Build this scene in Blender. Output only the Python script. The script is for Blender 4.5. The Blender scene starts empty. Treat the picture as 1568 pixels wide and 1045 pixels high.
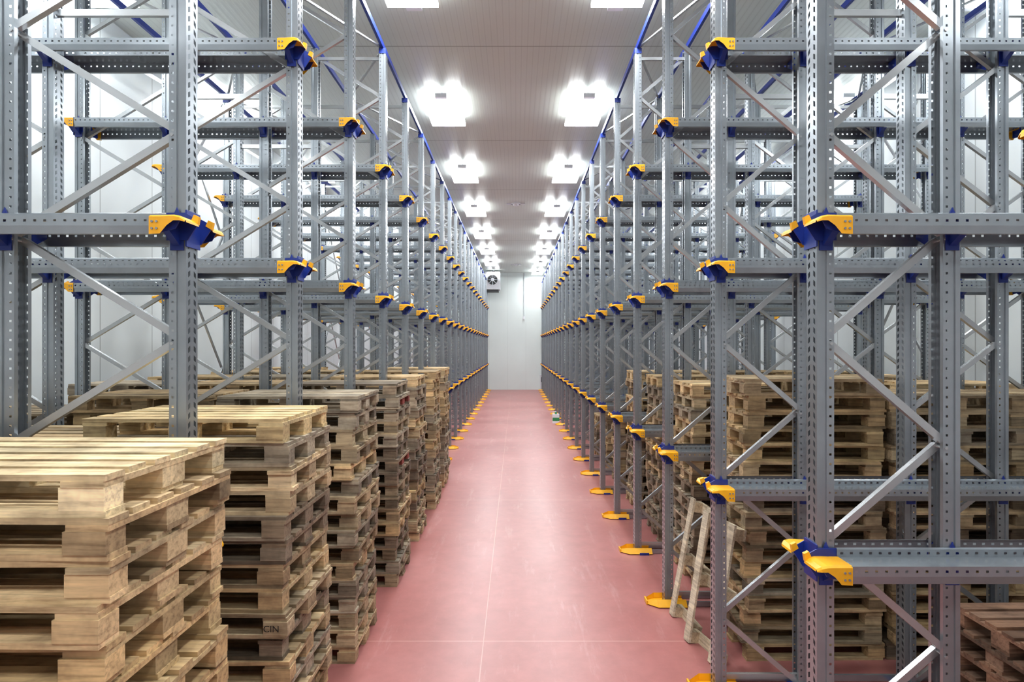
import bpy, math, random
from mathutils import Vector, Matrix
H=2.74; CEIL=7.32; YB=36.8; XL=-5.7; XR=6.3; YF=-6.0
Y0=3.13; P=1.57; TOP=6.69
LV=[H-1.10,H+0.65,H+2.36]
XSL=[1.77,2.67,3.70,4.62]
XSR=[1.62,2.28,3.12,3.85,4.70,5.48]
S=bpy.context.scene
try: S.view_settings.view_transform='Standard'
except Exception: pass

# ---------------------------------------------------------------- materials
def mat(name):
    m=bpy.data.materials.new(name); m.use_nodes=True
    nt=m.node_tree; b=nt.nodes['Principled BSDF']; return m,nt,b
def N(nt,t,**k):
    n=nt.nodes.new(t)
    for a,v in k.items(): setattr(n,a,v)
    return n
def coords(nt,scale=(1,1,1),which='Object'):
    tc=N(nt,'ShaderNodeTexCoord'); mp=N(nt,'ShaderNodeMapping'); mp.inputs['Scale'].default_value=scale
    nt.links.new(tc.outputs[which],mp.inputs['Vector']); return mp.outputs[0]
def ramp(nt,src,stops):
    r=N(nt,'ShaderNodeValToRGB'); e=r.color_ramp.elements
    e[0].position=stops[0][0]; e[0].color=(*stops[0][1],1)
    e[1].position=stops[-1][0]; e[1].color=(*stops[-1][1],1)
    for p,c in stops[1:-1]:
        x=e.new(p); x.color=(*c,1)
    nt.links.new(src,r.inputs[0]); return r.outputs[0]
def noise(nt,vec,scale,detail=4,rough=.55):
    n=N(nt,'ShaderNodeTexNoise'); n.inputs['Scale'].default_value=scale; n.inputs['Detail'].default_value=detail
    n.inputs['Roughness'].default_value=rough; nt.links.new(vec,n.inputs['Vector']); return n.outputs[0]
def mixc(nt,f,a,b,mode='MIX'):
    m=N(nt,'ShaderNodeMix',data_type='RGBA',blend_type=mode)
    for s,v in ((0,f),(6,a),(7,b)):
        if hasattr(v,'links'): nt.links.new(v,m.inputs[s])
        else: m.inputs[s].default_value= v if s==0 else (*v,1)
    return m.outputs[2]
def bump(nt,b,h,s,d=.01):
    n=N(nt,'ShaderNodeBump'); n.inputs['Strength'].default_value=s; n.inputs['Distance'].default_value=d
    nt.links.new(h,n.inputs['Height']); nt.links.new(n.outputs[0],b.inputs['Normal'])
def mth(nt,op,a,b=None):
    m=N(nt,'ShaderNodeMath',operation=op)
    for i,v in enumerate((a,b)):
        if v is None: continue
        if hasattr(v,'links'): nt.links.new(v,m.inputs[i])
        else: m.inputs[i].default_value=v
    return m.outputs[0]

def m_simple(name,c,r=.5,met=0,var=.12,sc=12):
    m,nt,b=mat(name); v=coords(nt); n=noise(nt,v,sc,2)
    d=tuple(x*(1-var) for x in c); l=tuple(min(1,x*(1+var)) for x in c)
    nt.links.new(ramp(nt,n,[(.3,d),(.7,l)]),b.inputs['Base Color'])
    b.inputs['Roughness'].default_value=r; b.inputs['Metallic'].default_value=met; return m
GALV=m_simple('galvanised_steel',(.34,.375,.405),.27,.66,.05,9)
BRACE=m_simple('galvanised_brace',(.52,.54,.55),.27,.72,.04,6)
BLUE=m_simple('blue_paint',(.008,.028,.23),.4,0,.1)
ORANGE=m_simple('orange_paint',(.90,.43,.010),.4,0,.06)
DARK=m_simple('dark_plastic',(.02,.02,.022),.5)
WHITE=m_simple('white_enamel',(.74,.76,.8),.4,0,.03)
GREEN=m_simple('green_plastic',(.03,.25,.08),.5)
INK=m_simple('black_ink',(.02,.018,.015),.8)

def m_wood():
    m,nt,b=mat('pallet_wood')
    a=N(nt,'ShaderNodeVertexColor',layer_name='Col')
    v=coords(nt,(2.2,26,30)); n=noise(nt,v,1.6,4,.65)
    g=ramp(nt,n,[(.28,(.48,.42,.36)),(.5,(.94,.91,.87)),(.72,(1.20,1.15,1.06))])
    v2=coords(nt); n2=noise(nt,v2,4.5,4,.65)
    s=ramp(nt,n2,[(.32,(.55,.53,.52)),(.58,(1,1,1))])
    c=mixc(nt,1.0,a.outputs[0],g,'MULTIPLY'); c=mixc(nt,1.0,c,s,'MULTIPLY')
    nt.links.new(c,b.inputs['Base Color']); b.inputs['Roughness'].default_value=.75
    return m
WOOD=m_wood()

def m_floor():
    m,nt,b=mat('red_epoxy_floor'); v=coords(nt)
    n1=noise(nt,v,.55,5,.6); n2=noise(nt,v,5,5,.7)
    c=ramp(nt,n1,[(.3,(.37,.128,.118)),(.55,(.42,.158,.146)),(.75,(.46,.195,.182))])
    c2=ramp(nt,n2,[(.35,(.90,.90,.90)),(.7,(1.05,1.05,1.05))])
    c=mixc(nt,1.0,c,c2,'MULTIPLY')
    vs=coords(nt,(4,.6,1)); ns=noise(nt,vs,1.3,8,.72)
    sc=ramp(nt,ns,[(.56,(0,0,0)),(.72,(.40,.40,.40))])
    c=mixc(nt,sc,c,(.58,.36,.34))
    sp=N(nt,'ShaderNodeSeparateXYZ'); tc=N(nt,'ShaderNodeTexCoord'); nt.links.new(tc.outputs['Object'],sp.inputs[0])
    jy=mth(nt,'LESS_THAN',mth(nt,'ABSOLUTE',mth(nt,'SUBTRACT',mth(nt,'MODULO',mth(nt,'ADD',sp.outputs[1],50-5.45+2.5),5.0),2.5)),.006)
    jx=mth(nt,'LESS_THAN',mth(nt,'ABSOLUTE',mth(nt,'ADD',sp.outputs[0],.30)),.004)
    j=mth(nt,'MAXIMUM',jy,jx)
    c=mixc(nt,mth(nt,'MULTIPLY',j,.45),c,(.66,.42,.34))
    nt.links.new(c,b.inputs['Base Color'])
    r=ramp(nt,n1,[(.3,(.30,.30,.30)),(.7,(.38,.38,.38))]); nt.links.new(r,b.inputs['Roughness'])
    return m
def m_panel(name,c,axis,period,width,r,ribs=None,dark=.6,off=0):
    m,nt,b=mat(name); tc=N(nt,'ShaderNodeTexCoord'); sp=N(nt,'ShaderNodeSeparateXYZ'); nt.links.new(tc.outputs['Object'],sp.inputs[0])
    s=sp.outputs[axis]
    j=mth(nt,'LESS_THAN',mth(nt,'MODULO',mth(nt,'ADD',s,100*period+off),period),width)
    v=coords(nt); n=noise(nt,v,.7,2)
    cc=ramp(nt,n,[(.3,tuple(x*.95 for x in c)),(.7,c)])
    col=mixc(nt,mth(nt,'MULTIPLY',j,dark),cc,tuple(x*.3 for x in c))
    if ribs:
        ax,pr,amt=ribs
        w=mth(nt,'MODULO',mth(nt,'ADD',sp.outputs[ax],100.0),pr)
        rb=mth(nt,'LESS_THAN',w,pr*.16)
        col=mixc(nt,mth(nt,'MULTIPLY',rb,amt),col,tuple(x*.35 for x in c))
        wv=mth(nt,'SINE',mth(nt,'MULTIPLY',sp.outputs[ax],2*math.pi/pr))
        bump(nt,b,wv,.14,.004)
    nt.links.new(col,b.inputs['Base Color']); b.inputs['Roughness'].default_value=r; return m
FLOOR=m_floor()
CEILM=m_panel('ceiling_panels',(.58,.63,.60),1,4.12,.035,.34,ribs=(0,.09,.16),dark=.55,off=-8.96+4.12*3)
WALLX=m_panel('wall_panels_side',(.84,.90,.91),1,1.15,.018,.45)
WALLY=m_panel('wall_panels_end',(.74,.81,.79),0,1.15,.012,.45,dark=.3,off=.52)

# ---------------------------------------------------------------- mesh builder
class MB:
    def __init__(s): s.v=[];s.f=[];s.m=[];s.c=[];s.mats=[];s.T=None;s.col=(1,1,1)
    def mi(s,m):
        if m not in s.mats: s.mats.append(m)
        return s.mats.index(m)
    def add(s,vs,fs,m):
        o=len(s.v); i=s.mi(m)
        for p in vs:
            p=Vector(p)
            if s.T: p=s.T@p
            s.v.append(p[:])
        for f in fs: s.f.append([o+k for k in f]); s.m.append(i); s.c.append(s.col)
    def box(s,x0,x1,y0,y1,z0,z1,m):
        if x0>x1:x0,x1=x1,x0
        if y0>y1:y0,y1=y1,y0
        s.add([(x0,y0,z0),(x1,y0,z0),(x1,y1,z0),(x0,y1,z0),(x0,y0,z1),(x1,y0,z1),(x1,y1,z1),(x0,y1,z1)],
         [(0,3,2,1),(4,5,6,7),(0,1,5,4),(1,2,6,5),(2,3,7,6),(3,0,4,7)],m)
    def bar(s,p0,p1,w,h,m,side=(0,1,0)):
        p0=Vector(p0);p1=Vector(p1);d=(p1-p0).normalized();a=Vector(side).normalized();b=d.cross(a).normalized();a=b.cross(d)
        vs=[]
        for p in (p0,p1):
            for i,j in((-1,-1),(1,-1),(1,1),(-1,1)): vs.append(p+a*(w/2*i)+b*(h/2*j))
        s.add(vs,[(3,2,1,0),(4,5,6,7),(0,1,5,4),(1,2,6,5),(2,3,7,6),(3,0,4,7)],m)
    def quad(s,a,b,c,d,m): s.add([a,b,c,d],[(0,1,2,3)],m)
    def prism(s,poly,axis,a0,a1,m):
        n=len(poly);vs=[]
        for a in(a0,a1):
            for p in poly:
                vs.append({0:(a,p[0],p[1]),1:(p[0],a,p[1]),2:(p[0],p[1],a)}[axis])
        s.add(vs,[tuple(range(n))[::-1],tuple(range(n,2*n))]+[(i,(i+1)%n,n+(i+1)%n,n+i) for i in range(n)],m)
    def cyl(s,c,r,h,axis,m,n=20,r2=None):
        r2=r if r2 is None else r2; vs=[]
        for k,(a,rr) in enumerate(((0,r),(h,r2))):
            for i in range(n):
                t=2*math.pi*i/n; u,w=math.cos(t)*rr,math.sin(t)*rr
                vs.append({2:(c[0]+u,c[1]+w,c[2]+a),1:(c[0]+u,c[1]+a,c[2]+w),0:(c[0]+a,c[1]+u,c[2]+w)}[axis])
        s.add(vs,[tuple(range(n))[::-1],tuple(range(n,2*n))]+[(i,(i+1)%n,n+(i+1)%n,n+i) for i in range(n)],m)
    def perf(s,o,A,B,L,W,pitch,ha,hb,shear,m):
        o=Vector(o);A=Vector(A);B=Vector(B);n=int(round(L/pitch));pitch=L/n
        vs=[];fs=[]
        for i in range(n):
            k=len(vs);a0=i*pitch;a1=a0+pitch;ac=(a0+a1)/2;bc=W/2
            for a,b in((a0,0),(a1,0),(a1,W),(a0,W)): vs.append(o+A*a+B*b)
            for a,b in((ac-ha-shear,bc-hb),(ac+ha-shear,bc-hb),(ac+ha+shear,bc+hb),(ac-ha+shear,bc+hb)): vs.append(o+A*a+B*b)
            fs+=[(k,k+1,k+5,k+4),(k+1,k+2,k+6,k+5),(k+2,k+3,k+7,k+6),(k+3,k,k+4,k+7)]
        s.add(vs,fs,m)
    def mesh(s,name,color=False):
        me=bpy.data.meshes.new(name); me.from_pydata(s.v,[],s.f)
        for m in s.mats: me.materials.append(m)
        me.polygons.foreach_set('material_index',s.m)
        if color:
            ca=me.color_attributes.new('Col','FLOAT_COLOR','CORNER'); buf=[]
            for f,c in zip(s.f,s.c): buf+= [c[0],c[1],c[2],1]*len(f)
            ca.data.foreach_set('color',buf)
        me.update(); return me
def obj(name,me,loc=(0,0,0),parent=None,rz=0):
    o=bpy.data.objects.new(name,me); S.collection.objects.link(o); o.location=loc; o.rotation_euler[2]=rz
    if parent: o.parent=parent
    return o
def empty(name,loc=(0,0,0)):
    o=bpy.data.objects.new(name,None); S.collection.objects.link(o); o.location=loc; return o

# ---------------------------------------------------------------- room
def room(name,x0,x1,y0,y1,z0,z1,m):
    b=MB(); b.box(x0,x1,y0,y1,z0,z1,m); return obj(name,b.mesh(name))
room('floor',XL-.2,XR+.2,YF-.2,YB+.2,-.2,0,FLOOR)
room('ceiling',XL-.2,XR+.2,YF-.2,YB+.2,CEIL,CEIL+.2,CEILM)
room('wall_left',XL-.2,XL,YF,YB,0,CEIL,WALLX)
room('wall_right',XR,XR+.2,YF,YB,0,CEIL,WALLX)
room('wall_back',XL,XR,YB,YB+.2,0,CEIL,WALLY)
room('wall_front',XL,XR,YF-.2,YF,0,CEIL,WALLY)

# ---------------------------------------------------------------- rack frame
def upright(b,sd,x,o):
    """o=+1: closed web faces the aisle. x is abs distance from the camera axis."""
    hx=.045;hy=.055;Z=TOP
    X=lambda u: sd*(x+u*o)
    dx=Vector((sd*o,0,0))
    b.perf((X(-hx),-hy,0),(0,0,1),(0,1,0),Z,hy,.05,.014,.010,.006,GALV)
    b.perf((X(-hx),0,0),(0,0,1),(0,1,0),Z,hy,.05,.014,.010,-.006,GALV)
    for s in(-1,1):
        y=s*hy; yi=s*(hy-.008)
        b.quad((X(-hx),y,0),(X(-.02),y,0),(X(-.02),y,Z),(X(-hx),y,Z),GALV)
        b.quad((X(-.02),y,0),(X(-.017),yi,0),(X(-.017),yi,Z),(X(-.02),y,Z),GALV)
        b.quad((X(-.017),yi,0),(X(.003),yi,0),(X(.003),yi,Z),(X(-.017),yi,Z),GALV)
        b.quad((X(.003),yi,0),(X(.006),y,0),(X(.006),y,Z),(X(.003),yi,Z),GALV)
        b.perf((X(.006),y,0),(0,0,1),dx,Z,hx-.006,.05,.006,.006,0,GALV)
        b.quad((X(hx),y,0),(X(hx),s*.032,0),(X(hx),s*.032,Z),(X(hx),y,Z),GALV)
    b.box(X(-.075),X(.075),-.085,.085,0,.008,BLUE)

def rail(b,sd,u0,u1,z,s):
    yi=s*.072; yo=s*.205
    X0=sd*u0; L=u1-u0; A=Vector((sd,0,0))
    b.perf((X0,yo,z-.05),A,(0,0,1),L,.05,.05,.007,.006,0,GALV)
    b.quad((X0,yo,z-.05),(sd*u1,yo,z-.05),(sd*u1,yo-s*.008,z-.09),(X0,yo-s*.008,z-.09),GALV)
    b.quad((X0,yo-s*.008,z-.09),(sd*u1,yo-s*.008,z-.09),(sd*u1,yo-s*.03,z-.09),(X0,yo-s*.03,z-.09),GALV)
    b.quad((X0,yo,z),(sd*u1,yo,z),(sd*u1,yi,z),(X0,yi,z),GALV)
    b.perf((X0,yi,z),A,(0,0,1),L,.04,.05,.008,.006,0,GALV)
    b.quad((X0,yi,z+.04),(sd*u1,yi,z+.04),(sd*u1,yi-s*.012,z+.046),(X0,yi-s*.012,z+.046),GALV)

def guide(b,sd,u,o,z,s):
    """lead-in at rail end: orange flared nose on a blue bracket."""
    X=lambda a: sd*(u+a*o)
    yi=s*.070; yo=s*.209
    prof=[(.055,yo,z+.003,z-.093),(.0,yo,z+.003,z-.090),(-.035,yo+s*.003,z+.004,z-.050),(-.07,yo+s*.006,z+.004,z-.026),(-.10,yo+s*.006,z-.002,z-.026),(-.118,yo-s*.01,z-.018,z-.030)]
    prev=None
    for a,y,zt,zb in prof:
        cur=[(X(a),yi,zt),(X(a),y-s*.01,zt),(X(a),y,zt-.008),(X(a),y,zb)]
        if prev:
            for i in range(3): b.quad(prev[i],prev[i+1],cur[i+1],cur[i],ORANGE)
        prev=cur
    b.quad(prev[0],prev[1],(X(-.120),yo-s*.02,z-.030),(X(-.120),yi,z-.030),ORANGE)
    poly=[(X(.05),z-.10),(X(.05),z+.045),(X(-.045),z+.045),(X(-.10),z+.015),(X(-.115),z-.015),(X(-.06),z-.10)]
    b.prism(poly,1,yi,yi-s*.006,BLUE)
    poly=[(X(.03),z-.085),(X(.03),z-.003),(X(-.09),z-.003),(X(-.06),z-.06)]
    b.prism(poly,1,yo-s*.035,yo-s*.028,BLUE)
    b.prism([(X(-.085),z+.0),(X(-.10),z+.032),(X(-.125),z+.020),(X(-.118),z-.02)],1,yi-s*.010,yi+s*.012,ORANGE)
    for a in(.015,.038):
        b.cyl((X(a),yo+s*.001,z-.03),.006,s*.005,1,GALV,8); b.cyl((X(a),yo+s*.001,z-.065),.006,s*.005,1,GALV,8)

def frame(sd,xs,levels,name):
    b=MB()
    n=len(xs)
    for i,x in enumerate(xs):
        upright(b,sd,x,1 if i%2==0 else -1)
    hp=.5475
    for i in range(0,n-1,2):
        a,c=xs[i]+.03,xs[i+1]-.03
        z=.04; k=0
        if i%4: a,c=c,a
        while z+hp<TOP-.05:
            p=(sd*(c if k%2==0 else a),0,z); q=(sd*(a if k%2==0 else c),0,z+hp-.02)
            y=.018 if k%2 else -.018
            b.bar((p[0],y,p[2]+.01),(q[0],y,q[2]),.032,.038,BRACE)
            b.cyl((q[0],-.06,q[2]-.005),.009,.12,1,BRACE,8)
            z+=hp;k+=1
        for zz in(.10,TOP-.12): b.bar((sd*(xs[i]+.03),0,zz),(sd*(xs[i+1]-.03),0,zz),.03,.04,BRACE)
    for i in range(1,n-1,2):
        for zz in(.9,5.4,TOP-.12): b.bar((sd*(xs[i]+.03),0,zz),(sd*(xs[i+1]-.03),0,zz),.035,.05,BRACE)
    u0=xs[0]+.05;u1=xs[-1]-.05
    for z in levels:
        for s in(-1,1):
            rail(b,sd,u0,u1,z,s); guide(b,sd,xs[0],1,z,s); guide(b,sd,xs[-1],-1,z,s)
            for i,x in enumerate(xs):
                poly=[(s*.058,z-.13),(s*.058,z-.004),(s*.195,z-.004),(s*.195,z-.045)]
                b.prism(poly,0,sd*(x-.018),sd*(x+.018),BLUE)
                b.box(sd*(x-.035),sd*(x+.035),s*.0565,s*.0625,z-.15,z+.03,BLUE)
                b.prism([(sd*(x-.02),z+.03),(sd*(x+.02),z+.03),(sd*x,z+.075)],1,s*.0565,s*.0625,BLUE)
        for x,o in((xs[0],1),(xs[-1],-1)):
            b.box(sd*(x-o*.046),sd*(x-o*.054),-.066,.066,z-.13,z+.06,BLUE)
    for x,o in((xs[0],1),):
        for s in(-1,1):
            X=lambda a: sd*(x+a*o)
            yi=s*.088; yo=s*.15
            P0=[(X(.17),yi,.004),(X(.17),yi,.07),(X(.17),yo,.012)]
            P1=[(X(-.13),yi,.004),(X(-.13),yi,.07),(X(-.13),yo,.012)]
            P2=[(X(-.23),s*.03,.004),(X(-.23),s*.03,.045),(X(-.23),s*.06,.012)]
            for p,q in((P0,P1),(P1,P2)):
                for i in range(2): b.quad(p[i],p[i+1],q[i+1],q[i],ORANGE)
                b.quad(p[0],p[2],q[2],q[0],ORANGE)
        b.box(X(-.24),X(-.226),-.06,.06,.004,.045,ORANGE)
        b.box(X(-.2),X(.17),-.085,.085,.004,.012,ORANGE)
        b.box(X(.0),X(.12),-.165,-.15,.0,.03,BLUE); b.box(X(.0),X(.12),.15,.165,0,.03,BLUE)
    for s in(-1,1):
        b.bar((sd*(xs[0]+.17),s*.1,.03),(sd*(xs[-1]),s*.1,.03),.02,.05,GALV)
    return b.mesh(name)

NF=22
def rack(sd,xs):
    root=empty('drive_in_pallet_rack')
    me=frame(sd,xs,LV,'rack_frame_mesh')
    for n in range(-1,NF):
        obj('rack_frame',me,(0,Y0+P*n,0),root)
    b=MB(); ya=Y0-P; yb=Y0+P*(NF-1)
    for i,x in enumerate(xs):
        w=.035
        b.box(sd*(x-w/2),sd*(x+w/2),ya-.06,yb+.06,TOP,TOP+.07,BLUE)
        for n in range(-1,NF):
            y=Y0+P*n
            if i in(0,len(xs)-1): b.box(sd*(x-.047),sd*(x+.047),y-.06,y+.06,TOP-.07,TOP,BLUE)
    for n in range(-1,NF-1,1):
        y=Y0+P*n
        for i in range(0,len(xs)-1,2):
            a,c=sd*xs[i],sd*xs[i+1]
            if n%2: a,c=c,a
            b.bar((c,y,TOP+.02),(a,y+P,TOP+.02),.02,.03,BRACE,side=(0,0,1))
    x=sd*(xs[-1]+.07)
    for n in range(-1,NF-1,4):
        y=Y0+P*n
        for k in range(3):
            z0=.3+k*2.1;z1=z0+2.1
            b.bar((x,y,z0),(x,y+P,z1),.02,.035,BRACE,side=(1,0,0)); b.bar((x+sd*.025,y+P,z0),(x+sd*.025,y,z1),.02,.035,BRACE,side=(1,0,0))
    obj('top_beams',b.mesh('top_beams'),(0,0,0),root)
    return root
rack(-1,XSL); rack(1,XSR)

# ---------------------------------------------------------------- pallets
TONES=[(.64,.48,.27),(.57,.43,.25),(.46,.35,.21),(.36,.285,.18),(.32,.26,.185),(.54,.42,.26),(.25,.195,.135),(.60,.44,.23),(.48,.35,.19),(.40,.34,.25)]
def pallet(b,rng,z,tone,jit=.02,red=False):
    T=Matrix.Translation((rng.uniform(-jit,jit),rng.uniform(-jit,jit),z))@Matrix.Rotation(math.radians(rng.uniform(-1.5,1.5)),4,'Z')
    b.T=T
    def cv(k=.18):
        f=1+rng.uniform(-k,k); g=rng.uniform(-.05,.05)
        r=rng.random()
        if r<.16: f*=.60; g*=.3
        elif r>.92: f*=1.3
        b.col=(tone[0]*f*(1+g),tone[1]*f,tone[2]*f*(1-g))
    e=lambda: rng.uniform(-.012,.006)
    ys=[(-.35,.1),(0,.145),(.35,.1)]
    for y,w in ys: cv(); b.box(-.6+e(),.6+e(),y-w/2,y+w/2,0,.022,WOOD)
    for x in(-.5275,0,.5275):
        for y,w in ys:
            cv(.26)
            if red and x>0 and y>-.2: b.col=(.30,.06,.045)
            b.box(x-.0725+e(),x+.0725+e(),y-w/2+e()*.5,y+w/2+e()*.5,.0222,.0998,WOOD)
        cv(); b.box(x-.0725,x+.0725,-.4+e(),.4+e(),.10,.1218,WOOD)
    for y,w in[(-.35,.1),(-.215,.095),(-.08,.10),(.065,.095),(.205,.10),(.35,.10)]:
        cv(); b.box(-.6+e(),.6+e(),y-w/2,y+w/2,.122,.1438,WOOD)
    b.T=None
def stackmesh(n,seed,top=None,jit=.024,tones=TONES,reds=()):
    rng=random.Random(seed); b=MB(); t=rng.choice(tones)
    for i in range(n):
        if rng.random()<.8: t=rng.choice(tones)
        tt=top if (top and i==n-1) else t
        pallet(b,rng,i*.1442,tt,jit,i in reds)
    return b.mesh('pallet_stack_mesh',True)
M16=[stackmesh(16,s) for s in range(6)]
M15=[stackmesh(15,20+s) for s in range(2)]
M17=[stackmesh(17,30+s) for s in range(2)]
MRED=stackmesh(16,61,reds=(9,14))
MTOP=stackmesh(16,50,(.80,.65,.40)); MTOP2=stackmesh(16,51,(.76,.59,.32))
M9=[stackmesh(n,40+n) for n in(9,7,11)]
M6=stackmesh(6,77,tones=[(.34,.20,.13),(.30,.19,.13),(.38,.25,.16)])
rng=random.Random(5)
def put(me,x,y,flip=None):
    f=rng.random()<.5 if flip is None else flip
    return obj('pallet_stack',me,(x,y,0),rz=math.pi if f else 0)
lane=lambda n:Y0+P*(n+.5)
stk2=None
for n in range(-1,6):
    yc={-1:2.36,0:3.89,1:5.45}.get(n,lane(n)+rng.uniform(-.04,.04))
    x1=-(1.36+.6+rng.uniform(-.01,.02))
    me={-1:MTOP,0:MTOP2,2:MRED}.get(n,rng.choice(M16))
    o=put(me,x1,yc,False)
    if n==0: stk2=o
    put(rng.choice(M16+M15),x1-1.27,yc+rng.uniform(-.05,.05))
    put(rng.choice(M16+M15),x1-2.54,yc+rng.uniform(-.05,.05))
for n in range(1,5):
    yc=lane(n)+rng.uniform(-.04,.04)
    for c,x in enumerate((2.60,3.865,5.13)):
        put(rng.choice(M16+([M17[0]] if c==0 else M16+M15)),x+rng.uniform(-.008,.008),yc)
for x in(3.80,5.07): put(M6,x,lane(0)-.0)
for x in(3.80,5.07): put(M6,x,lane(-1)-.0)
for n,k in((5,2),(6,0),(7,1)):
    put(M9[k],2.60,lane(n)); put(M9[0],3.87,lane(n)); put(M9[2],5.14,lane(n))
for n in(7,9): put(M9[1],-3.3,lane(n))
def stencil(txt,par,loc,size):
    c=bpy.data.curves.new('stencil','FONT'); c.body=txt; c.size=size; c.align_x='CENTER'; c.extrude=.0005; c.materials.append(INK)
    o=bpy.data.objects.new('stencil',c); S.collection.objects.link(o); o.rotation_euler=(math.pi/2,0,0); o.location=loc; o.parent=par
stencil('CIN',stk2,(.525,-.434,7*.1442+.045),.055)

def skid(x,y,tilt,rz):
    b=MB()
    for xx in(-.2,.2):
        b.col=(.80,.74,.58); b.box(xx-.045,xx+.045,-.011,.011,0,1.2,WOOD)
        for z in(.03,.56,1.1):
            b.col=(.62,.52,.36); b.box(xx-.045,xx+.045,.0112,.09,z-.03,z+.07,WOOD)
    for z in(.0,.53,1.07):
        b.col=(.74,.65,.48); b.box(-.25,.25,.0902,.112,z,z+.1,WOOD)
    o=obj('leaning_pallet_skid',b.mesh('skid',True))
    o.matrix_world=Matrix.Translation((x,y,.012))@Matrix.Rotation(rz,4,'Z')@Matrix.Rotation(tilt,4,'X')
    return o
skid(1.60,5.76,math.radians(-11),math.radians(-84))
skid(1.63,5.24,math.radians(-10),math.radians(-76))

# ---------------------------------------------------------------- luminaires
def emis(name,st):
    EM,nt,b_=mat(name); b_.inputs['Base Color'].default_value=(1,1,1,1)
    b_.inputs['Emission Color'].default_value=(.97,.99,1,1); b_.inputs['Emission Strength'].default_value=st; return EM
EM=emis('lamp_diffuser',8)
def lum(x,y,pw):
    root=empty('ceiling_light',(x,y,CEIL-.20))
    b=MB()
    b.box(-.33,.33,-.60,.60,.0,.05,EM)
    b.box(-.10,.10,-.72,-.61,.02,.09,WHITE); b.box(-.10,.10,.61,.72,.02,.09,WHITE)
    b.box(-.05,.05,-.65,.65,.055,.10,WHITE)
    for s in(-1,1): b.box(-.015,.015,s*.5-.015,s*.5+.015,.09,.20,WHITE)
    obj('lamp_housing',b.mesh('lamp_housing'),parent=root)
    l=bpy.data.lights.new('lamp_light','AREA'); l.shape='RECTANGLE'; l.size=.64; l.size_y=1.16; l.energy=pw; l.color=(.965,.985,1)
    lo=bpy.data.objects.new('lamp_light',l); S.collection.objects.link(lo); lo.parent=root; lo.location=(0,0,-.01)
for k in range(-3,7):
    y=11.1+4.1*k
    f=1.0 if k<5 else .7
    for x in(-1.33,1.30): lum(x,y,106*f)
    for x in(-5.2,5.89): lum(x,y,64)

# ---------------------------------------------------------------- small things
b=MB()
x0,x1,z0,z1=-1.85,-.95,H+3.4,H+4.45; y0=35.3;y1=36.3
b.box(x0,x1,y0,y1,z0,z1,WHITE)
b.cyl(((x0+x1)/2,y0-.05,(z0+z1)/2+.05),.36,.05,1,WHITE,28)
b.cyl(((x0+x1)/2,y0-.06,(z0+z1)/2+.05),.30,.02,1,DARK,28)
b.cyl(((x0+x1)/2,y0-.09,(z0+z1)/2+.05),.10,.03,1,WHITE,16)
for k in range(4):
    t=k*math.pi/4; c=((x0+x1)/2,y0-.075,(z0+z1)/2+.05)
    b.bar((c[0]-.36*math.cos(t),c[1],c[2]-.36*math.sin(t)),(c[0]+.36*math.cos(t),c[1],c[2]+.36*math.sin(t)),.012,.012,GALV)
b.box(x0+.1,x1-.1,y0+.1,y1-.1,z0-.12,z0,DARK)
for x in(x0+.05,x1-.05):
    for y in(y0+.05,y1-.05): b.box(x-.015,x+.015,y-.015,y+.015,z1,CEIL,GALV)
obj('evaporator_fan_unit',b.mesh('evap'))
b=MB(); b.box(.485,.515,YB-.04,YB,4.6,CEIL,GALV); b.box(.45,.55,YB-.08,YB,4.4,4.6,WHITE); obj('wall_conduit',b.mesh('conduit'))
b=MB(); cx,cy=1.42,20.9
b.box(cx-.12,cx+.12,cy-.1,cy+.1,0,.32,WHITE); b.cyl((cx,cy,.32),.04,.06,2,GREEN,14); b.box(cx-.121,cx+.121,cy-.101,cy-.09,.08,.2,GREEN)
b.bar((cx-.1,cy,.33),(cx-.1,cy,.40),.02,.02,WHITE); b.bar((cx-.1,cy,.40),(cx+.02,cy,.40),.02,.02,WHITE)
obj('plastic_jerry_can',b.mesh('can'))
b=MB(); q=YB-.02; b.box(1.50,1.9,q-.3,q,.0,.9,WHITE); b.box(1.55,1.85,q-.32,q-.3,.5,.8,DARK); b.box(1.48,1.92,q-.32,q,.9,.94,WHITE); obj('electrical_cabinet',b.mesh('cab'))
for y in(18.9,33.0):
    b=MB(); b.cyl((0,y,CEIL-.03),.15,.03,2,WHITE,20); b.cyl((0,y,CEIL-.07),.08,.04,2,WHITE,16,.1); b.box(-.3,.3,y-.04,y+.04,CEIL-.03,CEIL,WHITE); obj('smoke_detector',b.mesh('smoke'))

# ---------------------------------------------------------------- world & camera
w=bpy.data.worlds.new('world'); S.world=w; w.use_nodes=True
w.node_tree.nodes['Background'].inputs[0].default_value=(.6,.7,.8,1); w.node_tree.nodes['Background'].inputs[1].default_value=.3
cam=bpy.data.cameras.new('camera'); co=bpy.data.objects.new('camera',cam); S.collection.objects.link(co); S.camera=co
cam.sensor_width=36; cam.lens=36*900/1568; cam.shift_x=-.0038; cam.shift_y=.0048; cam.clip_end=200
co.location=(0,0,H); co.rotation_euler=(math.pi/2,0,0)
